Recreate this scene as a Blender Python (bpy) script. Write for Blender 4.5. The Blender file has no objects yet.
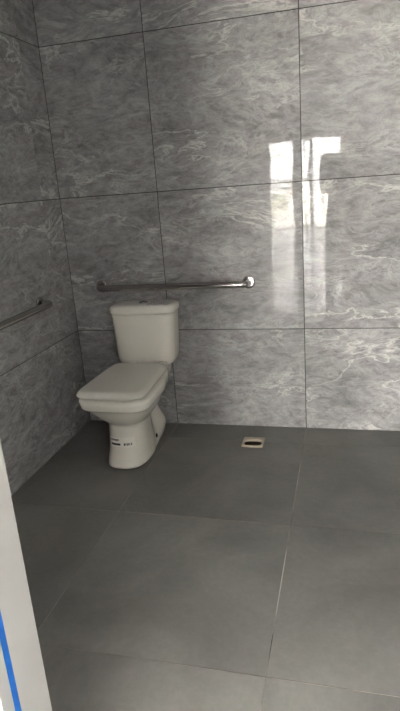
import bpy, bmesh, math, random
from mathutils import Vector, Matrix, noise
from mathutils.bvhtree import BVHTree
random.seed(7)
PI = math.pi
C = bpy.context.scene.collection
scene = bpy.context.scene

# ------------------------------------------------------------ helpers
def tag(o, label=None, cat=None, group=None, kind=None):
    if label: o['label'] = label
    if cat: o['category'] = cat
    if group: o['group'] = group
    if kind: o['kind'] = kind
    return o

def empty(name, loc=(0, 0, 0), rz=0):
    o = bpy.data.objects.new(name, None); C.objects.link(o)
    o.location = loc; o.rotation_euler = (0, 0, rz); o.empty_display_size = .05
    return o

def obj(name, bm, mat, parent=None, smooth=False, loc=None, recalc=True):
    me = bpy.data.meshes.new(name)
    if recalc: bmesh.ops.recalc_face_normals(bm, faces=bm.faces)
    bm.to_mesh(me); bm.free()
    for m in (mat if isinstance(mat, (list, tuple)) else [mat]): me.materials.append(m)
    if smooth:
        for p in me.polygons: p.use_smooth = True
    o = bpy.data.objects.new(name, me); C.objects.link(o)
    if parent: o.parent = parent
    if loc: o.location = loc
    return o

def bev(o, w, seg=2):
    m = o.modifiers.new('bevel', 'BEVEL'); m.width = w; m.segments = seg; m.limit_method = 'ANGLE'; return o

def sub(o, n=2):
    m = o.modifiers.new('sub', 'SUBSURF'); m.levels = n; m.render_levels = n; return o

def add_box(bm, x0, x1, y0, y1, z0, z1, mi=0):
    v = [bm.verts.new((x, y, z)) for z in (z0, z1) for x, y in ((x0, y0), (x1, y0), (x1, y1), (x0, y1))]
    for f in ((3, 2, 1, 0), (4, 5, 6, 7), (0, 1, 5, 4), (1, 2, 6, 5), (2, 3, 7, 6), (3, 0, 4, 7)):
        bm.faces.new([v[i] for i in f]).material_index = mi

def box(x0, x1, y0, y1, z0, z1):
    bm = bmesh.new(); add_box(bm, x0, x1, y0, y1, z0, z1); return bm

def loft(rings, cap0=True, cap1=True, bm=None):
    bm = bm or bmesh.new()
    R = [[bm.verts.new(p) for p in r] for r in rings]
    n = len(R[0])
    for a, b in zip(R, R[1:]):
        for i in range(n):
            bm.faces.new((a[i], a[(i+1) % n], b[(i+1) % n], b[i]))
    if cap0: bm.faces.new(list(reversed(R[0])))
    if cap1: bm.faces.new(R[-1])
    return bm

def superell(cx, cy, a, b, z, n=4., N=48, bf=None):
    """rounded-rectangle outline; bf = half depth towards the front (-y)"""
    o = []
    for i in range(N):
        t = 2*PI*i/N
        c, s = math.cos(t), math.sin(t)
        bb = b if (s >= 0 or bf is None) else bf
        o.append((cx + a*math.copysign(abs(c)**(2/n), c), cy + bb*math.copysign(abs(s)**(2/n), s), z))
    return o

def tube(path, r, N=16, bm=None, caps=True, radii=None):
    bm = bm or bmesh.new()
    P = [Vector(p) for p in path]
    rings = []; up = None
    for i, p in enumerate(P):
        d = (P[min(i+1, len(P)-1)] - P[max(i-1, 0)]).normalized()
        if up is None:
            up = d.orthogonal().normalized()
        up = (up - d*up.dot(d)).normalized()
        q = d.cross(up)
        rr = radii[i] if radii else r
        rings.append([p + up*rr*math.cos(2*PI*k/N) + q*rr*math.sin(2*PI*k/N) for k in range(N)])
    return loft(rings, caps, caps, bm)

def lathe(profile, origin, axis, N=32, bm=None):
    """profile: (distance along axis, radius)"""
    axis = Vector(axis).normalized(); u = axis.orthogonal().normalized(); w = axis.cross(u)
    o = Vector(origin)
    return loft([[o + axis*h + (u*math.cos(2*PI*k/N) + w*math.sin(2*PI*k/N))*r for k in range(N)] for h, r in profile], True, True, bm)

# ------------------------------------------------------------ materials
def srgb(r, g, b):
    return tuple(((c/255)/12.92 if c/255 <= .04045 else ((c/255+.055)/1.055)**2.4) for c in (r, g, b)) + (1,)

def mat(name, color, rough=.5, metal=0, spec=.5, **kw):
    m = bpy.data.materials.new(name); m.use_nodes = True
    b = m.node_tree.nodes['Principled BSDF']
    b.inputs['Base Color'].default_value = color if len(color) == 4 else (*color, 1)
    b.inputs['Roughness'].default_value = rough; b.inputs['Metallic'].default_value = metal
    b.inputs['Specular IOR Level'].default_value = spec
    for k, v in kw.items(): b.inputs[k.replace('_', ' ')].default_value = v
    return m

class NT:
    def __init__(s, m): s.t = m.node_tree; s.b = s.t.nodes['Principled BSDF']
    def n(s, typ, **kw):
        n = s.t.nodes.new(typ)
        for k, v in kw.items(): setattr(n, k, v)
        return n
    def l(s, a, b): s.t.links.new(a, b)
    def noise(s, vec, scale, detail=6, rough=.6, dist=0):
        n = s.n('ShaderNodeTexNoise'); n.inputs['Scale'].default_value = scale; n.inputs['Detail'].default_value = detail
        n.inputs['Roughness'].default_value = rough; n.inputs['Distortion'].default_value = dist
        s.l(vec, n.inputs['Vector']); return n
    def ramp(s, fac, stops):
        r = s.n('ShaderNodeValToRGB'); e = r.color_ramp.elements
        while len(e) < len(stops): e.new(.5)
        for i, (p, c) in enumerate(stops): e[i].position = p; e[i].color = c if len(c) == 4 else (*c, 1)
        s.l(fac, r.inputs['Fac']); return r
    def mix(s, fac, a, b, mode='MIX'):
        m = s.n('ShaderNodeMix', data_type='RGBA', blend_type=mode)
        for v, i in ((fac, 0), (a, 6), (b, 7)):
            if hasattr(v, 'is_linked'): s.l(v, m.inputs[i])
            else: m.inputs[i].default_value = v
        return m.outputs[2]

def g(v): return (v, v, v, 1)

def marble(name, gain=1.0, spec=.22):
    m = mat(name, (.3, .3, .3), .0, spec=spec); t = NT(m)
    uv = t.n('ShaderNodeUVMap')
    mp = t.n('ShaderNodeMapping'); mp.inputs['Rotation'].default_value = (0, 0, math.radians(-20)); mp.inputs['Scale'].default_value = (1, 2.3, 1)
    t.l(uv.outputs[0], mp.inputs[0])
    # domain warp
    w = t.noise(mp.outputs[0], 1.6, 4, .55)
    wv = t.n('ShaderNodeVectorMath', operation='MULTIPLY_ADD'); wv.inputs[1].default_value = (.35, .45, 0)
    t.l(w.outputs['Color'], wv.inputs[0]); t.l(mp.outputs[0], wv.inputs[2])
    big = t.noise(wv.outputs[0], 1.7, 9, .68)
    r1 = t.ramp(big.outputs['Fac'], [(.30, (.158*gain, .153*gain, .151*gain)), (.5, (.225*gain, .219*gain, .216*gain)), (.72, (.30*gain, .293*gain, .289*gain))])
    fine = t.noise(wv.outputs[0], 13, 9, .78)
    r2 = t.ramp(fine.outputs['Fac'], [(.38, g(.70)), (.62, g(1.26))])
    c = t.mix(1.0, r1.outputs[0], r2.outputs[0], 'MULTIPLY')
    # thin pale veins: ridges of a distorted noise
    def vein(scale, width, gatescale, glo, ghi, dist=.35, rgh=.62):
        v = t.noise(wv.outputs[0], scale, 10, rgh, dist)
        s1 = t.n('ShaderNodeMath', operation='SUBTRACT'); s1.inputs[1].default_value = .5; t.l(v.outputs['Fac'], s1.inputs[0])
        a = t.n('ShaderNodeMath', operation='ABSOLUTE'); t.l(s1.outputs[0], a.inputs[0])
        r = t.ramp(a.outputs[0], [(0, g(1)), (width*.35, g(.55)), (width, g(0))])
        gt = t.noise(mp.outputs[0], gatescale, 3, .5)
        rg = t.ramp(gt.outputs['Fac'], [(glo, g(0)), (ghi, g(1))])
        mm = t.n('ShaderNodeMath', operation='MULTIPLY'); t.l(r.outputs[0], mm.inputs[0]); t.l(rg.outputs[0], mm.inputs[1])
        return mm.outputs[0]
    v1 = vein(.85, .011, 1.6, .38, .56, .5, .62)
    v2 = vein(2.4, .026, 2.6, .40, .66, .5, .68)
    v3 = vein(6.0, .045, 3.5, .36, .64, .6, .72)
    mul = t.n('ShaderNodeMath', operation='MULTIPLY'); mul.inputs[1].default_value = .6; t.l(v1, mul.inputs[0])
    c = t.mix(mul.outputs[0], c, (.62*gain, .60*gain, .57*gain, 1))
    mul2 = t.n('ShaderNodeMath', operation='MULTIPLY'); mul2.inputs[1].default_value = .42; t.l(v2, mul2.inputs[0])
    c = t.mix(mul2.outputs[0], c, (.52*gain, .51*gain, .49*gain, 1))
    mul3 = t.n('ShaderNodeMath', operation='MULTIPLY'); mul3.inputs[1].default_value = .34; t.l(v3, mul3.inputs[0])
    c = t.mix(mul3.outputs[0], c, (.50*gain, .49*gain, .475*gain, 1))
    t.l(c, t.b.inputs['Base Color'])
    # very slight waviness of the polished glaze
    bn = t.noise(uv.outputs[0], 7, 3, .5)
    b = t.n('ShaderNodeBump'); b.inputs['Strength'].default_value = .06; b.inputs['Distance'].default_value = .006
    t.l(bn.outputs['Fac'], b.inputs['Height']); t.l(b.outputs[0], t.b.inputs['Normal'])
    return m

def floor_mat():
    m = mat('grey_floor_tile', (.1, .1, .1), .38, spec=.4); t = NT(m)
    uv = t.n('ShaderNodeUVMap')
    n1 = t.noise(uv.outputs[0], 2.2, 7, .6, .5)
    r1 = t.ramp(n1.outputs['Fac'], [(.32, (.142, .137, .125)), (.68, (.232, .225, .206))])
    n2 = t.noise(uv.outputs[0], 40, 4, .7)
    r2 = t.ramp(n2.outputs['Fac'], [(.3, g(.93)), (.7, g(1.07))])
    c = t.mix(1.0, r1.outputs[0], r2.outputs[0], 'MULTIPLY')
    # scattered dust specks and pale scuffs
    n3 = t.noise(uv.outputs[0], 5.5, 10, .8, 1.2)
    r3 = t.ramp(n3.outputs['Fac'], [(.60, g(0)), (.78, g(.45))])
    c = t.mix(r3.outputs[0], c, (.26, .25, .23, 1))
    t.l(c, t.b.inputs['Base Color'])
    rr = t.ramp(n1.outputs['Fac'], [(.3, g(.32)), (.7, g(.46))]); t.l(rr.outputs[0], t.b.inputs['Roughness'])
    b = t.n('ShaderNodeBump'); b.inputs['Strength'].default_value = .12; b.inputs['Distance'].default_value = .002
    t.l(n2.outputs['Fac'], b.inputs['Height']); t.l(b.outputs[0], t.b.inputs['Normal'])
    return m

def noisy(name, c1, c2, scale=12, rough=.6, spec=.4, bump=.1, metal=0):
    m = mat(name, c1, rough, metal, spec); t = NT(m)
    co = t.n('ShaderNodeTexCoord')
    n = t.noise(co.outputs['Object'], scale, 6, .6)
    r = t.ramp(n.outputs['Fac'], [(.3, c1), (.7, c2)])
    t.l(r.outputs[0], t.b.inputs['Base Color'])
    if bump:
        b = t.n('ShaderNodeBump'); b.inputs['Strength'].default_value = bump; b.inputs['Distance'].default_value = .003
        t.l(n.outputs['Fac'], b.inputs['Height']); t.l(b.outputs[0], t.b.inputs['Normal'])
    return m

M = {}
M['marble'] = marble('grey_marble_tile', 1.24, .105)
M['floor'] = floor_mat()
M['wgrout'] = noisy('wall_grout', (.035, .033, .031, 1), (.06, .056, .05, 1), 3, .9, bump=0)
M['fgrout'] = noisy('floor_grout', (.06, .056, .05, 1), (.55, .50, .44, 1), 2.9, .9, bump=0)
M['porcelain'] = noisy('glazed_porcelain', (.70, .665, .585, 1), (.73, .695, .61, 1), 3, .12, .5, bump=0)
M['seat'] = noisy('toilet_seat_plastic', (.66, .63, .56, 1), (.69, .66, .585, 1), 3, .22, .45, bump=0)
M['chrome'] = mat('chrome', (.75, .75, .76), .08, 1)
M['dark'] = mat('dark_cavity', (.015, .012, .01), .7)
M['steel'] = None
M['beige'] = noisy('beige_plastic', (.50, .42, .32, 1), (.60, .52, .40, 1), 60, .45)
M['rust'] = noisy('wet_pipe_inside', (.03, .02, .012, 1), (.09, .055, .03, 1), 40, .5)
M['jamb'] = noisy('off_white_frame_paint', (.335, .327, .305, 1), (.36, .352, .33, 1), 5, .45, bump=.04)
M['blue'] = noisy('blue_adhesive_tape', srgb(8, 82, 158), srgb(16, 94, 172), 30, .5, bump=.2)
M['white'] = noisy('white_wall_paint', (.70, .69, .685, 1), (.76, .75, .745, 1), 4, .7, bump=.06)
M['ceil'] = noisy('white_ceiling_paint', (.74, .73, .725, 1), (.78, .77, .765, 1), 4, .8, bump=.04)
M['alu'] = noisy('grey_aluminium', (.25, .25, .25, 1), (.3, .3, .3, 1), 20, .4, metal=0)
M['hallfloor'] = noisy('polished_pale_tile', (.42, .43, .44, 1), (.48, .49, .50, 1), 2, .05, .6, bump=.0)
M['paper'] = mat('white_label_paper', (.73, .70, .62), .5)
M['ink'] = mat('black_ink', (.012, .012, .012), .5)
M['paving'] = noisy('outdoor_paving', (.66, .63, .59, 1), (.74, .70, .66, 1), 3, .8)
M['skin'] = noisy('skin', (.34, .20, .135, 1), (.38, .225, .15, 1), 30, .5)
M['shirt'] = noisy('grey_cotton', (.10, .105, .115, 1), (.13, .135, .145, 1), 80, .85)
M['jeans'] = noisy('dark_denim', (.035, .045, .07, 1), (.055, .068, .10, 1), 120, .85)
M['hair'] = noisy('dark_hair', (.012, .009, .007, 1), (.03, .022, .016, 1), 90, .5)
M['shoe'] = noisy('black_shoe_leather', (.02, .02, .02, 1), (.035, .035, .035, 1), 40, .5)
M['eye'] = mat('eye_white', (.7, .68, .65), .2)
M['phone'] = mat('black_phone_glass', (.012, .012, .014), .15)
M['leaf'] = noisy('hedge_leaf', (.13, .16, .09, 1), (.25, .30, .18, 1), 9, .6)

m = mat('brushed_steel', (.52, .50, .48), .3, 1); t = NT(m)
co = t.n('ShaderNodeTexCoord'); mp = t.n('ShaderNodeMapping'); mp.inputs['Scale'].default_value = (3, 160, 160)
t.l(co.outputs['Object'], mp.inputs[0]); n = t.noise(mp.outputs[0], 3, 4, .6)
r = t.ramp(n.outputs['Fac'], [(.3, g(.13)), (.7, g(.22))]); t.l(r.outputs[0], t.b.inputs['Roughness'])
M['steel'] = m
m = mat('clear_window_glass', (.95, .97, .96), 0); NT(m).b.inputs['Transmission Weight'].default_value = 1
nt = m.node_tree   # thin pane: mostly transparent with a weak mirror reflection
for nd in list(nt.nodes): nt.nodes.remove(nd)
o_ = nt.nodes.new('ShaderNodeOutputMaterial'); tr = nt.nodes.new('ShaderNodeBsdfTransparent'); gl = nt.nodes.new('ShaderNodeBsdfGlossy')
tr.inputs[0].default_value = (.95, .97, .96, 1); gl.inputs['Roughness'].default_value = .02
mx = nt.nodes.new('ShaderNodeMixShader'); mx.inputs[0].default_value = .07
nt.links.new(tr.outputs[0], mx.inputs[1]); nt.links.new(gl.outputs[0], mx.inputs[2]); nt.links.new(mx.outputs[0], o_.inputs[0])
M['glass'] = m
m = mat('clear_plastic_film', (.9, .9, .89), .1, spec=1); M['film'] = m
m.node_tree.nodes['Principled BSDF'].inputs['Alpha'].default_value = .16

# ------------------------------------------------------------ measured layout
T = .75                    # tile side
X1, Z1, Y1 = .5656, .5742, .192    # first joints: back wall x, all walls z, floor / side wall y
RX, RY, RZ = 2.40, -2.037, 2.86    # room: x 0..RX, y RY..0, ceiling
DX0, DX1, DZ, WT = .852, 1.723, 2.24, .151   # doorway in the front wall
OY, OX0, OX1, OZ = -12.95, -3.6, 4.2, 3.18   # hall outside the doorway

def cuts(first, lo, hi):
    c = [lo]; k = first
    while k - T > lo: k -= T
    while k < hi - 1e-6:
        if k > lo + 1e-6: c.append(k)
        k += T
    return c + [hi]

def minus(r, h):
    x0, x1, y0, y1 = r
    if not h: return [r]
    a0, a1, b0, b1 = h
    a0, a1, b0, b1 = max(a0, x0), min(a1, x1), max(b0, y0), min(b1, y1)
    if a0 >= a1 or b0 >= b1: return [r]
    out = []
    if b0 > y0: out.append((x0, x1, y0, b0))
    if b1 < y1: out.append((x0, x1, b1, y1))
    if a0 > x0: out.append((x0, a0, b0, b1))
    if a1 < x1: out.append((a1, x1, b0, b1))
    return out

def tiled(name, us, vs, frame, mats, hole=None, gap=.0044, depth=.0022, seed=0, back=.12):
    """tile panels standing proud of a grout bed; frame maps (u, v, w) with w towards the room"""
    rnd = random.Random(seed)
    bm = bmesh.new(); uvl = bm.loops.layers.uv.new('UVMap')
    def slab(r, w0, w1, mi, off, flip):
        x0, x1, y0, y1 = r
        P = [(x0, y0), (x1, y0), (x1, y1), (x0, y1)]
        lo = [bm.verts.new(frame(x, y, w0)) for x, y in P]; hi = [bm.verts.new(frame(x, y, w1)) for x, y in P]
        fs = [(hi, P)]
        for i in range(4):
            j = (i+1) % 4; fs.append(([lo[i], lo[j], hi[j], hi[i]], [P[i], P[j], P[j], P[i]]))
        fs.append((lo[::-1], P[::-1]))
        for vs_, ps in fs:
            f = bm.faces.new(vs_); f.material_index = mi
            for lp, (a, b) in zip(f.loops, ps):
                lp[uvl].uv = ((-a if flip else a) + off[0], (-b if flip else b) + off[1])
    for r in minus((us[0]-.1, us[-1]+.1, vs[0]-.1, vs[-1]+.1), hole): slab(r, -back, -depth, 1, (0, 0), False)
    for i in range(len(us)-1):
        for j in range(len(vs)-1):
            off = (rnd.uniform(-20, 20), rnd.uniform(-20, 20)); fl = rnd.random() < .35
            r = (us[i] + gap/2, us[i+1] - gap/2, vs[j] + gap/2, vs[j+1] - gap/2)
            for q in minus(r, hole): slab(q, -depth, 0, 0, off, fl)
    o = obj(name, bm, mats); o['kind'] = 'structure'
    return o

zc = cuts(Z1, 0, RZ)
WM = [M['marble'], M['wgrout']]
DR = (.992, 1.106, -.268, -.153)     # floor drain footprint
tiled('floor', cuts(X1, 0, RX), cuts(-Y1, RY, 0), lambda u, v, w: (u, v, w), [M['floor'], M['fgrout']],
      hole=(DR[0]+.004, DR[1]-.004, DR[2]+.004, DR[3]-.004), seed=3, back=.10, gap=.0036, depth=.0015)
tiled('wall_back', cuts(X1, 0, RX), zc, lambda u, v, w: (u, -w, v), WM, seed=11)
tiled('wall_left', cuts(-Y1, RY, 0), zc, lambda u, v, w: (w, u, v), WM, seed=23)
tiled('wall_right', cuts(-Y1, RY, 0), zc, lambda u, v, w: (RX - w, u, v), WM, seed=31)
tiled('wall_front', cuts(X1, 0, RX), zc, lambda u, v, w: (u, RY + w, v), WM, hole=(DX0, DX1, -1, DZ), seed=43, back=.02)
tag(obj('ceiling', box(-.12, RX+.12, RY-WT, .12, RZ, RZ+.1), M['ceil']), kind='structure')
# partition core behind the front wall tiles, plastered on the hall side
bm = bmesh.new()
for r in minus((OX0, OX1, 0, OZ), (DX0, DX1, -1, DZ)): add_box(bm, r[0], r[1], RY-WT, RY-.02, r[2], r[3])
tag(obj('wall_partition', bm, M['white']), kind='structure')

# door lining with an off-white reveal
d = empty('door_1', ((DX0+DX1)/2, RY-WT/2, 0)); tag(d, kind='structure')
def world_child(name, bm, mat_, par, smooth=False):
    bmesh.ops.translate(bm, verts=bm.verts, vec=-Vector(par.location))
    return obj(name, bm, mat_, par, smooth)
LT = .004
bev(world_child('jamb', box(DX0-.0, DX0+LT, RY-WT-.002, RY+.002, 0, DZ), M['jamb'], d), .001)
bev(world_child('jamb', box(DX1-LT, DX1, RY-WT-.002, RY+.002, 0, DZ), M['jamb'], d), .001)
bev(world_child('head', box(DX0, DX1, RY-WT-.002, RY+.002, DZ-LT, DZ), M['jamb'], d), .001)
tp = obj('adhesive_tape', box(DX0+LT, DX0+LT+.0006, -2.156, -2.138, .02, 2.1), M['blue'])
tag(tp, 'narrow blue strip of adhesive tape running up the off-white door frame', 'tape')

# ------------------------------------------------------------ hall outside
tag(obj('floor_hall', box(OX0, OX1, OY, RY-WT, -.1, -.0), M['hallfloor']), kind='structure')
bm = bmesh.new(); add_box(bm, DX0, DX1, RY-WT, RY, -.1, -.0005)
tag(obj('trim_1', bm, M['hallfloor']), kind='structure')
tag(obj('ceiling_hall', box(OX0, OX1, OY, RY-WT, OZ, OZ+.1), M['ceil']), kind='structure')
SY = (-7.4, -3.8); SZ = (.9, 2.45)     # unseen side window, added to brighten the hall with diffuse daylight
bm = bmesh.new()
for r in minus((OY, RY-WT, 0, OZ), (SY[0], SY[1], SZ[0], SZ[1])): add_box(bm, OX0-.15, OX0, r[0], r[1], r[2], r[3])
tag(obj('wall_hall_left', bm, M['white']), kind='structure')
w3 = empty('added_window_3', (OX0-.07, sum(SY)/2, SZ[0])); tag(w3, kind='structure')
bm = bmesh.new(); f = .05; X0_, X1_ = OX0-.10, OX0-.04
add_box(bm, X0_, X1_, SY[0], SY[1], SZ[0], SZ[0]+f); add_box(bm, X0_, X1_, SY[0], SY[1], SZ[1]-f, SZ[1])
for k in range(5):
    yy = SY[0] + (SY[1]-SY[0]-f)*k/4; add_box(bm, X0_, X1_, yy, yy+f, SZ[0]+f, SZ[1]-f)
world_child('window_frame', bm, M['alu'], w3)
world_child('pane', box(OX0-.072, OX0-.068, SY[0]+f, SY[1]-f, SZ[0]+f, SZ[1]-f), M['glass'], w3)
tag(obj('wall_hall_right', box(OX1, OX1+.1, OY, RY-WT, 0, OZ), M['white']), kind='structure')
WZ = 2.30
G1 = (-.56, 1.42); G2 = (-3.3, -1.2)
bm = bmesh.new()
for a, b in ((OX0, G2[0]), (G2[1], G1[0]), (G1[1], OX1)): add_box(bm, a, b, OY-.15, OY, 0, OZ)
for a, b in (G1, G2): add_box(bm, a, b, OY-.15, OY, WZ, OZ)
tag(obj('wall_hall_far', bm, M['white']), kind='structure')

def glazed(name, x0, x1, stiles, rails):
    w = empty(name, ((x0+x1)/2, OY-.07, 0)); tag(w, kind='structure')
    bm = bmesh.new(); y0, y1 = OY-.10, OY-.04; f = .05
    add_box(bm, x0, x0+f, y0, y1, 0, WZ); add_box(bm, x1-f, x1, y0, y1, 0, WZ)
    add_box(bm, x0+f, x1-f, y0, y1, WZ-f, WZ); add_box(bm, x0+f, x1-f, y0, y1, 0, .04)
    for a, b in stiles: add_box(bm, a, b, y0, y1, .04, WZ-f)
    for a, b, z0, z1 in rails: add_box(bm, a, b, y0+.01, y1-.01, z0, z1)
    world_child('window_frame', bm, M['alu'], w)
    world_child('pane', box(x0+f, x1-f, OY-.072, OY-.068, .04, WZ-f), M['glass'], w)
glazed('window_1', *G1, [(.13, .33), (.56, .64)], [(-.51, .13, 1.22, 1.30), (-.51, .13, 1.04, 1.10), (.33, .56, 1.22, 1.30)])
glazed('added_window_2', *G2, [(-2.3, -2.2)], [(-3.25, -1.25, 1.05, 1.15)])  # unseen extra glazing, added only to let in more daylight

# outdoors beyond the glazed doors
bm = box(-30, 30, -60, OY-.15, -.14, -.04); tag(obj('ground', bm, M['paving']), kind='structure')
fn = empty('bar_fence', (0, -18, -.04)); tag(fn, 'pale metal bar fence outside the glazed doors, seen mirrored in the wall tiles', 'fence')
bm = bmesh.new()
for i in range(61): add_box(bm, -4+i*.11, -4+i*.11+.038, -.01, .01, 0, 3.1)
ob = obj('bars', bm, M['paving'], fn)
bm = bmesh.new(); add_box(bm, -4.05, 2.7, -.02, .02, .1, .15); add_box(bm, -4.05, 2.7, -.02, .02, 3.1, 3.16); obj('rail', bm, M['paving'], fn)
bm = bmesh.new(); bmesh.ops.create_icosphere(bm, subdivisions=5, radius=1)
for v in bm.verts:
    p = v.co.copy(); k = 1 + .25*noise.noise(p*2.2) + .16*noise.noise(p*6) + .10*noise.noise(p*15)
    v.co = Vector((p.x*.5*k, p.y*.45*k, p.z*.38*k + .36))
sh = obj('green_shrub', bm, M['leaf'], None, True, loc=(-1.2, -19.5, -.04))
tag(sh, 'round green shrub growing outdoors behind the bar fence, mirrored in the wall tiles', 'shrub')

# ------------------------------------------------------------ toilet
AX = .495
toilet = empty('toilet', (AX, -.40, 0))
tag(toilet, 'cream-white ceramic close-coupled toilet with closed lid, standing in the tiled corner', 'toilet')
def tp_(name, bm, m_, smooth=True, parent=toilet):
    bmesh.ops.translate(bm, verts=bm.verts, vec=-Vector((AX, -.40, 0)))
    return obj(name, bm, m_, parent, smooth)

BC = .441    # centre line of the pedestal at the floor
def ped_ring(z, cx, yf, yb, wf, wm, wb, N=56, sq=2.6):
    nose = .34
    if z > .27: k_ = min(1, (z-.27)/.09); nose = .34-.16*k_; sq = 2.6+1.2*k_
    """outline with a rounded nose, a waist and a flared rear foot"""
    pts = []
    L = yb - yf
    ts = [i/(N//2) for i in range(N//2+1)]
    def hw(t):
        # t 0 front .. 1 back : half width before end rounding
        if t < .42: w = wf
        elif t < .60: k = (t-.42)/.18; k = k*k*(3-2*k); w = wf + (wm-wf)*k
        elif t < .80: k = (t-.60)/.20; k = k*k*(3-2*k); w = wm + (wb-wm)*k
        else: w = wb
        e = 1.0
        if t < nose: e = max(0, 1-(1-t/nose)**sq)**(1/sq)
        if t > .84: e = max(0, 1-((t-.84)/.16)**2.4)**(1/2.4)
        return w*e
    ss = [(1-math.cos(PI*t))/2 for t in ts]
    for t in ss: pts.append((cx + hw(t), yf + L*t, z))
    for t in reversed(ss[1:-1]): pts.append((cx - hw(t), yf + L*t, z))
    return pts
S = [ # z, cx, yf, yb, wf, wm, wb
 (.000, BC, -.590, -.135, .109, .098, .086),
 (.012, BC, -.592, -.130, .110, .099, .090),
 (.035, BC, -.588, -.115, .107, .096, .098),
 (.075, BC+.002, -.579, -.10, .102, .090, .108),
 (.105, BC+.004, -.575, -.10, .100, .084, .104),
 (.140, BC+.006, -.573, -.12, .098, .078, .090),
 (.185, BC+.010, -.572, -.15, .097, .072, .076),
 (.225, BC+.014, -.574, -.16, .097, .070, .068),
 (.240, BC+.018, -.578, -.16, .099, .071, .066),
 (.253, BC+.022, -.596, -.15, .108, .078, .068),
 (.280, BC+.028, -.630, -.12, .124, .098, .078),
 (.312, BC+.033, -.662, -.08, .140, .118, .090),
 (.345, BC+.036, -.688, -.06, .153, .134, .100),
 (.366, BC+.038, -.706, -.04, .160, .143, .108),
 (.371, BC+.038, -.722, -.03, .168, .150, .112),
 (.377, BC+.038, -.728, -.025, .173, .154, .115),
 (.424, BC+.038, -.738, -.025, .178, .158, .118),
 (.430, BC+.038, -.735, -.027, .175, .155, .116),
]
bowl = tp_('bowl', loft([ped_ring(*s) for s in S]), M['porcelain'])
sub(bowl, 1)
# seat and lid
def slab_rings(zs, yf, yb, wfr, wbk, n, cx=AX):
    rings = []
    for z, inset in zs:
        r = []
        N = 64
        for i in range(N):
            t = 2*PI*i/N; c, s = math.cos(t), math.sin(t)
            u = math.copysign(abs(c)**(2/n), c); v = math.copysign(abs(s)**(2/n), s)
            yc, hy = (yf+yb)/2, (yb-yf)/2
            k = (v+1)/2
            w = wfr + (wbk-wfr)*k
            r.append((cx + u*(w-inset), yc + v*(hy-inset), z))
        rings.append(r)
    return rings
seat = tp_('seat', loft(slab_rings([(.431, .004), (.433, .001), (.4385, .0), (.4425, .004)], -.720, -.222, .155, .145, 6, .479)), M['seat'])
lid = tp_('lid', loft(slab_rings([(.4425, .004), (.4435, .001), (.449, -.001), (.455, -.001), (.465, .006), (.470, .014), (.4715, .021), (.472, .028), (.472, .045), (.472, .10)], -.737, -.268, .173, .153, 8, .480)), M['seat'])
for s_ in (-.085, .085):
    bm = tube([(AX+s_-.022, -.215, .447), (AX+s_+.022, -.215, .447)], .010, 14)
    tp_('hinge', bm, M['seat'])
# tank
def rr(cx, cy, a, b, z, n=7, N=64): return superell(cx, cy, a, b, z, n, N)
TY = -.115; TB = .092
TX = .472
tank_r = []
for z, ins, zf in ((.416, .050, 0), (.418, .038, 0), (.423, .026, 0), (.431, .016, 0), (.442, .008, 0), (.457, .003, 0), (.49, 0, .1), (.60, 0, .45), (.69, 0, .9), (.713, 0, 1)):
    a = .166 + (.178-.166)*zf
    tank_r.append(rr(TX, TY, a-ins*1.2, TB-ins*.5, z, 4.2))
tank = tp_('tank', loft(tank_r), M['porcelain'])
tlid = tp_('tank_lid', loft([rr(TX, TY-.001, a, b, z-.0135, 4.2) for z, a, b in ((.7275, .176, .090), (.729, .182, .096), (.734, .184, .098), (.756, .184, .098), (.764, .181, .095), (.769, .174, .089), (.772, .160, .076), (.773, .12, .05))]), M['porcelain'])
btn = tp_('flush_button', lathe([(0, .024), (.006, .024), (.009, .021), (.0092, .016)], (TX+.004, -.135, .7593), (0, 0, 1)), M['chrome'], parent=tlid)
tag(btn, 'round chrome double flush button')
bm = box(TX+.0025, TX+.0055, -.153, -.117, .7653, .7690)
tp_('button_gap', bm, M['dark'], False, tlid)
# side foot bolt
bx_, by_, bz_ = BC+.096, -.215, .085
# label on the front of the pedestal, wrapped on the glaze
dg = bpy.context.evaluated_depsgraph_get(); dg.update()
ev = bowl.evaluated_get(dg); mev = ev.to_mesh()
off = Vector((AX, -.40, 0))
bvh = BVHTree.FromPolygons([v.co + off for v in mev.vertices], [tuple(p.vertices) for p in mev.polygons]); ev.to_mesh_clear()
def wrap(bm, x0, x1, z0, z1, o, mi, nx=10, nz=3, ray=(0, 1, 0)):
    grid = []
    for j in range(nz+1):
        row = []
        for i in range(nx+1):
            h = bvh.ray_cast(Vector((x0+(x1-x0)*i/nx, -1, z0+(z1-z0)*j/nz)), Vector(ray))
            p = h[0] + h[1].normalized()*o*(1 if h[1].y < 0 else -1)
            row.append(bm.verts.new(p))
        grid.append(row)
    for j in range(nz):
        for i in range(nx):
            bm.faces.new((grid[j][i], grid[j][i+1], grid[j+1][i+1], grid[j+1][i])).material_index = mi
hb = bvh.ray_cast(Vector((2, -.30, .062)), Vector((-1, 0, 0)))
nb = hb[1] if hb[1].x > 0 else -hb[1]
tp_('bolt', lathe([(-.004, .012), (.002, .012), (.005, .008), (.007, .003)], hb[0], nb), M['dark'])
bm = bmesh.new()
LX, LZ = .386, .131
wrap(bm, LX, LX+.128, LZ-.010, LZ+.042, .0006, 0, 16, 4)
wrap(bm, LX+.006, LX+.058, LZ, LZ+.011, .0012, 1, 8, 2)
for k, w_ in enumerate((.006, .003, .005, .004, .003, .004)):       # bar code marks
    xk = LX+.076+k*.0068; wrap(bm, xk, xk+w_, LZ-.001+(k % 2)*.002, LZ+.013, .0012, 1, 1, 2)
rn = random.Random(4)
xk = LX+.006
while xk < LX+.05:
    w_ = rn.uniform(.003, .006); wrap(bm, xk, xk+w_, LZ+.023+rn.uniform(0, .002), LZ+.034, .0012, 1, 1, 1); xk += w_+.0016
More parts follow.
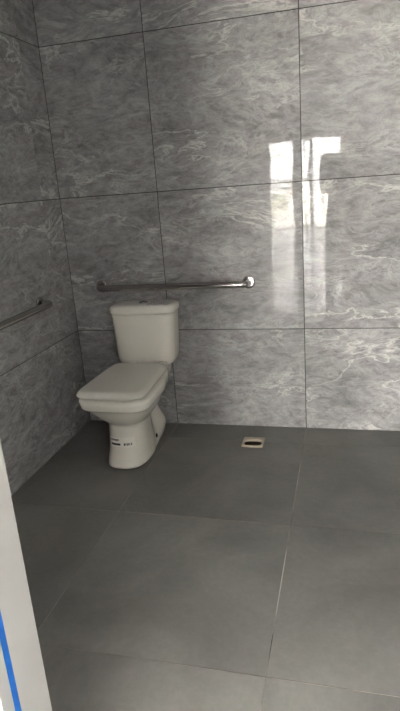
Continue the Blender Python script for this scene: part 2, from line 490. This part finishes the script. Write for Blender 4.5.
lb = tp_('label_sticker', bm, [M['paper'], M['ink']], False); lb['label'] = 'small white product sticker with black print'
# crumpled clear film left on the tank lid
bm = bmesh.new(); gr = []
for j in range(9):
    row = []
    for i in range(15):
        x = TX+.045+.125*i/14; y = -.203+.11*j/8 + .012*math.sin(i*.8)
        z = .7605 + .007*abs(noise.noise(Vector((i*.45, j*.6, 2)))) + .006*abs(noise.noise(Vector((i*1.1, j*1.2, 7))))
        row.append(bm.verts.new((x, y, z)))
    gr.append(row)
for j in range(8):
    for i in range(14): bm.faces.new((gr[j][i], gr[j][i+1], gr[j+1][i+1], gr[j+1][i]))
fo = obj('plastic_film', bm, M['film'], None, True)
so = fo.modifiers.new('s', 'SOLIDIFY'); so.thickness = .0006
tag(fo, 'crumpled scrap of clear plastic film lying on the toilet tank lid', 'film')

# ------------------------------------------------------------ grab bars
def bend_path(a, b, n, r):
    """from the wall out along n, round the corner to b, and back"""
    a, b, n = Vector(a), Vector(b), Vector(n); d = (b-a).normalized()
    L = .07
    P = [a + n*0.004]
    for k in range(9):
        t = PI/2*k/8
        P.append(a + n*(L-r+r*math.sin(t)) + d*(r-r*math.cos(t)))
    for k in range(9):
        t = PI/2*(8-k)/8
        P.append(b + n*(L-r+r*math.sin(t)) - d*(r-r*math.cos(t)))
    P.append(b + n*0.004)
    return P
def grab_bar(a, b, n, label):
    mid = (Vector(a)+Vector(b))/2
    root = empty('grab_bar', mid); tag(root, label, 'grab bar', 'wall-mounted stainless steel grab bars')
    bm = tube([p-mid for p in bend_path(a, b, n, .035)], .0175, 24); obj('rail', bm, M['steel'], root, True)
    for e in (a, b):
        bm = lathe([(.0, .033), (.003, .034), (.008, .033), (.010, .027), (.011, .018)], Vector(e)-mid, n, 36)
        obj('flange', bm, M['steel'], root, True)
    return root
grab_bar((.190, 0, .832), (1.030, 0, .832), (0, -1, 0), 'stainless steel grab bar on the back wall above the toilet tank')
grab_bar((0, -.375, .818), (0, -1.21, .818), (1, 0, 0), 'stainless steel grab bar on the left side wall, running out of frame')

# ------------------------------------------------------------ floor drain
dc = Vector(((DR[0]+DR[1])/2, (DR[2]+DR[3])/2, 0)); hw_ = (DR[1]-DR[0])/2
dr = empty('floor_drain', dc); tag(dr, 'small square beige plastic floor drain without its grate, near the back wall', 'drain')
N = 48
def sqr(z, h, n): return superell(0, 0, h, h, z, n, N)
bm = loft([sqr(-.004, hw_, 14), sqr(.004, hw_, 14), sqr(.0055, hw_-.002, 14), superell(0, -.010, .049, .036, .0055, 3.4, N), superell(0, -.010, .0475, .0345, .003, 3.4, N), superell(0, -.010, .047, .034, -.03, 3.4, N), superell(0, -.010, .044, .032, -.034, 3.4, N)], False, False)
obj('rim', bm, M['beige'], dr, True)
e_ = dr.children[0].modifiers.new('e', 'EDGE_SPLIT'); e_.split_angle = math.radians(40)
bm = loft([superell(0, -.010, .0468, .0338, -.005, 3.4, N), superell(0, -.010, .0465, .0335, -.06, 3.4, N)], False, False); bm.faces.new([bm.verts.new(p) for p in superell(0, -.010, .0465, .0335, -.06, 3.4, N)])
obj('pit', bm, M['rust'], dr, True)

# ------------------------------------------------------------ camera
yaw, pitch, roll = .266480677, -.294682432, -.0750127987
fw = Vector((-math.sin(yaw)*math.cos(pitch), math.cos(yaw)*math.cos(pitch), math.sin(pitch)))
r0 = Vector((math.cos(yaw), math.sin(yaw), 0)); u0 = r0.cross(fw)
rt = r0*math.cos(roll) + u0*math.sin(roll); up = -r0*math.sin(roll) + u0*math.cos(roll)
cp = Vector((1.53493832, -2.94321872, 1.34905767))
cam = bpy.data.cameras.new('camera'); co_ = bpy.data.objects.new('camera', cam); C.objects.link(co_)
co_.matrix_world = Matrix(((rt.x, up.x, -fw.x, cp.x), (rt.y, up.y, -fw.y, cp.y), (rt.z, up.z, -fw.z, cp.z), (0, 0, 0, 1)))
cam.sensor_fit = 'VERTICAL'; cam.sensor_height = 24; cam.lens = 564.94/711*24; cam.clip_start = .01; cam.clip_end = 200
scene.camera = co_

# ------------------------------------------------------------ the photographer in the hall, mirrored in the tiles
PX, PY = 1.525, -3.36
person = empty('person', (PX, PY, 0)); person.scale = (1.16, 1, 1.035)
tag(person, 'person in grey shirt and dark trousers holding up a phone, mirrored in the wall tiles', 'person')

def limb(bm, pts, N=20):
    """tapering limb through (point, radius) stations, smoothly interpolated, with rounded ends"""
    P = [Vector(p) for p, r in pts]; Rr = [r for p, r in pts]
    path, rad = [], []
    for i in range(len(P)-1):
        p0 = P[max(i-1, 0)]; p3 = P[min(i+2, len(P)-1)]
        for k in range(8):
            t = k/8; t2, t3 = t*t, t*t*t
            path.append(.5*((2*P[i]) + (P[i+1]-p0)*t + (2*p0-5*P[i]+4*P[i+1]-p3)*t2 + (3*P[i]-p0-3*P[i+1]+p3)*t3))
            e = t*t*(3-2*t); rad.append(Rr[i]*(1-e)+Rr[i+1]*e)
    path.append(P[-1]); rad.append(Rr[-1])
    tube(path, 1, N, bm, True, rad)
    for p, r in (pts[0], pts[-1]): ball(bm, p, (r*.98,)*3, 18)

def trunk(bm, st):
    """torso from (z, half width, half depth, x shift, y shift) stations"""
    loft([superell(x, y, a, b, z, 2.5, 36) for z, a, b, x, y in st], True, True, bm)

def ball(bm, c, r, seg=20):
    res = bmesh.ops.create_uvsphere(bm, u_segments=seg, v_segments=seg//2+2, radius=1)
    bmesh.ops.scale(bm, vec=r, verts=res['verts']); bmesh.ops.translate(bm, vec=c, verts=res['verts'])
    return res['verts']

def fuse(o, vox, it=4):
    m = o.modifiers.new('fuse', 'REMESH'); m.mode = 'VOXEL'; m.voxel_size = vox; m.use_smooth_shade = True
    s = o.modifiers.new('soft', 'SMOOTH'); s.iterations = it; s.factor = .5
    dg = bpy.context.evaluated_depsgraph_get(); dg.update()
    old = o.data; o_mat = old.materials[0]
    me = bpy.data.meshes.new_from_object(o.evaluated_get(dg)); o.modifiers.clear(); o.data = me; me.name = o.name
    if not me.materials: me.materials.append(o_mat)
    bpy.data.meshes.remove(old)
    bm = bmesh.new(); bm.from_mesh(me); bm.verts.ensure_lookup_table()     # keep only the outer skin
    seen = set(); best = []
    for v in bm.verts:
        if v.index in seen: continue
        st, isl = [v], []; seen.add(v.index)
        while st:
            q = st.pop(); isl.append(q)
            for e in q.link_edges:
                w_ = e.other_vert(q)
                if w_.index not in seen: seen.add(w_.index); st.append(w_)
        if len(isl) > len(best): best = isl
    keep = set(best); bmesh.ops.delete(bm, geom=[v for v in bm.verts if v not in keep], context='VERTS')
    bm.to_mesh(me); bm.free()
    return o

J = dict(pelvis=(0, 0, .95), belly=(0, .005, 1.08), chest=(0, .0, 1.27), upper=(0, -.005, 1.42), neck=(.03, 0, 1.515), skull=(.05, .02, 1.60))
def grip(x, y, z):
    """a point given from the phone (x to its right, y towards the holder, z up) in the person's own frame"""
    w_ = cp - fw*.006 + rt*(x-.015) - fw*y + up*z
    return Vector(((w_.x-PX)/1.16, w_.y-PY, w_.z/1.035))
for s_, n_ in ((-1, 'l'), (1, 'r')):
    J['hip'+n_] = (s_*.095, 0, .90); J['knee'+n_] = (s_*.125, .02, .50); J['calf'+n_] = (s_*.125, -.01, .33)
    J['ankle'+n_] = (s_*.135, -.01, .085); J['ball'+n_] = (s_*.150, .13, .030); J['heel'+n_] = (s_*.133, -.05, .035)
    J['clav'+n_] = (s_*.10, -.005, 1.445); J['sho'+n_] = (s_*.172, -.005, 1.425)
    J['elb'+n_] = (s_*.185, .10, 1.16)
    J['wri'+n_] = tuple(grip(s_*.100, .062, -.118)); J['palm'+n_] = tuple(grip(s_*.076, .018, -.084))
    J['fore'+n_] = tuple((a*.6+b*.4) for a, b in zip(J['elb'+n_], J['wri'+n_]))
def legs(bm, dr):
    for n_ in 'lr':
        limb(bm, [(J['hip'+n_], .083+dr*.6), (tuple((p+q)/2 for p, q in zip(J['hip'+n_], J['knee'+n_])), .075+dr), (J['knee'+n_], .054+dr),
                  (J['calf'+n_], .054+dr), (J['ankle'+n_], .036+dr*1.3)])
def arms(bm, dr, cut=None):
    for n_ in 'lr':
        st = [(J['clav'+n_], .042+dr), (J['sho'+n_], .051+dr), (tuple((p+q)/2 for p, q in zip(J['sho'+n_], J['elb'+n_])), .049+dr), (J['elb'+n_], .041+dr),
              (J['fore'+n_], .038), (J['wri'+n_], .026), (J['palm'+n_], .027)]
        limb(bm, st[:cut] if cut else st)
TR = [(.84, .13, .085, 0, 0), (.90, .165, .105, 0, 0), (.98, .168, .108, 0, 0), (1.08, .158, .10, 0, .01), (1.20, .165, .105, 0, .01), (1.32, .178, .112, 0, .005),
      (1.42, .165, .10, .005, 0), (1.475, .125, .08, .012, 0), (1.51, .075, .062, .02, 0)]
bm = bmesh.new()
trunk(bm, [(z, a_-.012, b_-.012, x_, y_) for z, a_, b_, x_, y_ in TR])
limb(bm, [((.012, -.005, 1.44), .062), ((.03, 0, 1.52), .056), ((.05, .012, 1.61), .056)])
legs(bm, 0); arms(bm, 0)
for s_, n_ in ((-1, 'l'), (1, 'r')):
    limb(bm, [(J['heel'+n_], .034), ((s_*.142, .05, .036), .036), (J['ball'+n_], .024)])
HX, HZ = .05, 1.675
ball(bm, (HX, .005, HZ+.02), (.076, .095, .105), 28)          # cranium
ball(bm, (HX, .035, HZ-.045), (.058, .062, .075), 24)         # jaw
ball(bm, (HX, .085, HZ-.105), (.024, .018, .018))             # chin
ball(bm, (HX, .104, HZ-.022), (.013, .018, .024)); ball(bm, (HX, .110, HZ-.033), (.017, .014, .010))   # nose
ball(bm, (HX, .092, HZ-.068), (.026, .010, .009))             # lips
for s_ in (-1, 1):
    ball(bm, (HX+s_*.030, .086, HZ+.022), (.024, .012, .008))   # brows
    ball(bm, (HX+s_*.076, .0, HZ-.012), (.010, .019, .032))     # ears
# hands close round the phone: four fingers behind it, the thumb on its face
for s_, n_ in ((-1, 'l'), (1, 'r')):
    pc = Vector(J['palm'+n_])
    for k, L_ in enumerate((.92, 1.0, .95, .78)):
        z = -.052 - k*.020
        base = grip(s_*.066, .006, z); a = grip(s_*.058, -.012*L_, z+.002)
        b = grip(s_*.046, -.020*L_, z+.003); c = grip(s_*(.046-.024*L_), -.0165, z+.004)
        tube([pc.lerp(base, .3), base, base.lerp(a, .6), a, b, c], .009, 12, bm, True, [.010, .0095, .009, .0088, .0082, .0068])
    th = [pc.lerp(grip(s_*.074, .026, -.10), .5), grip(s_*.064, .030, -.078), grip(s_*.048, .027, -.060), grip(s_*.030, .0215, -.046)]
    tube(th, .011, 12, bm, True, [.013, .0118, .0105, .0085])
body = fuse(obj('body', bm, M['skin'], person, True), .0055, 3)
# clothes
bm = bmesh.new()
trunk(bm, [(z, a_+.004, b_+.004, x_, y_) for z, a_, b_, x_, y_ in TR[1:-1]] + [(1.492, .088, .072, .018, 0)])
arms(bm, .014, 3)
fuse(obj('shirt', bm, M['shirt'], person, True), .008, 5)
bm = bmesh.new()
trunk(bm, [(.80, .10, .08, 0, 0)] + [(z, a_-.003, b_-.002, x_, y_) for z, a_, b_, x_, y_ in TR[:3]])
legs(bm, .014)
fuse(obj('trousers', bm, M['jeans'], person, True), .008, 5)
for s_ in (-1, 1):
    bm = bmesh.new(); cx_ = s_*.145
    rings = []
    for z, a, b, yc in ((0, .046, .135, .045), (.012, .049, .140, .045), (.03, .050, .140, .045), (.060, .049, .125, .035), (.085, .046, .085, .0), (.11, .044, .055, -.015)):
        rings.append(superell(cx_, yc, a, b, z, 2.6, 28))
    sub(obj('shoe', loft(rings), M['shoe'], person, True), 1)
bm = bmesh.new()
ball(bm, (HX, -.010, HZ+.035), (.084, .098, .105), 28)
for v in list(bm.verts):
    p = v.co; k = 1 + .05*noise.noise(p*45); p.x = HX + (p.x-HX)*k; p.z = HZ + (p.z-HZ)*k
    if p.y > .062: p.y = .062 + (p.y-.062)*.3
    if p.z < HZ+.055 and p.y > .03: p.y = .03 + (p.y-.03)*.25
    if p.z < HZ-.05: p.z = HZ-.05
obj('hair', bm, M['hair'], person, True)
for s_ in (-1, 1):
    bm = bmesh.new(); ball(bm, (HX+s_*.030, .088, HZ+.004), (.012, .009, .007), 16); e = obj('eye', bm, M['eye'], person, True)
    bm = bmesh.new(); ball(bm, (HX+s_*.030, .0965, HZ+.004), (.005, .0022, .005), 12); obj('pupil', bm, M['ink'], e, True)
# the phone: its rear lens is where the picture is taken from
ph = empty('smartphone', cp - fw*.006); tag(ph, 'black smartphone held upright in both hands by the person outside the doorway', 'phone')
rot = Matrix(((-rt.x, -fw.x, up.x), (-rt.y, -fw.y, up.y), (-rt.z, -fw.z, up.z)))
ph.rotation_euler = rot.to_euler()
def pbox(name, x0, x1, z0, z1, y0, y1, m_, r_, par):
    bm = loft([[(p[0], yy, p[1]) for p in superell((x0+x1)/2, (z0+z1)/2, (x1-x0)/2-i_, (z1-z0)/2-i_, 0, 9, 48)] for yy, i_ in ((y0, .0012), (y0+.001, 0), (y1-.001, 0), (y1, .0012))])
    return obj(name, bm, m_, par, False)
pbox('case', -.022, .052, -.130, .022, 0, .0085, M['phone'], .008, ph)
pbox('screen', -.020, .050, -.128, .020, .0086, .0092, M['phone'], .006, ph)

# ------------------------------------------------------------ daylight
w = bpy.data.worlds.new('sky'); scene.world = w; w.use_nodes = True
bg = w.node_tree.nodes['Background']; bg.inputs[0].default_value = (1, .953, .95, 1); bg.inputs[1].default_value = 30
def portal(loc, sx, sz, d):
    L = bpy.data.lights.new('window_portal', 'AREA'); L.shape = 'RECTANGLE'; L.size = sx; L.size_y = sz
    L.cycles.is_portal = True
    lo = bpy.data.objects.new('window_portal', L); C.objects.link(lo); lo.location = loc
    lo.rotation_euler = Vector(d).to_track_quat('-Z', 'Y').to_euler()
for a, b in (G1, G2): portal(((a+b)/2, OY-.16, WZ/2), b-a, WZ, (0, 1, 0))
portal((OX0-.16, sum(SY)/2, sum(SZ)/2), SY[1]-SY[0], SZ[1]-SZ[0], (1, 0, 0))
sl = bpy.data.lights.new('sun', 'SUN'); sl.energy = 70; sl.angle = .01; sl.color = (1, .95, .88)
so_ = bpy.data.objects.new('sun', sl); C.objects.link(so_); so_.rotation_euler = Vector((-.5, -.3, -.8)).to_track_quat('-Z', 'Y').to_euler()
vs = scene.view_settings; vs.view_transform = 'Standard'; vs.look = 'None'; vs.gamma = 1; vs.exposure = 2.28; vs.use_curve_mapping = False
scene.display_settings.display_device = 'sRGB'
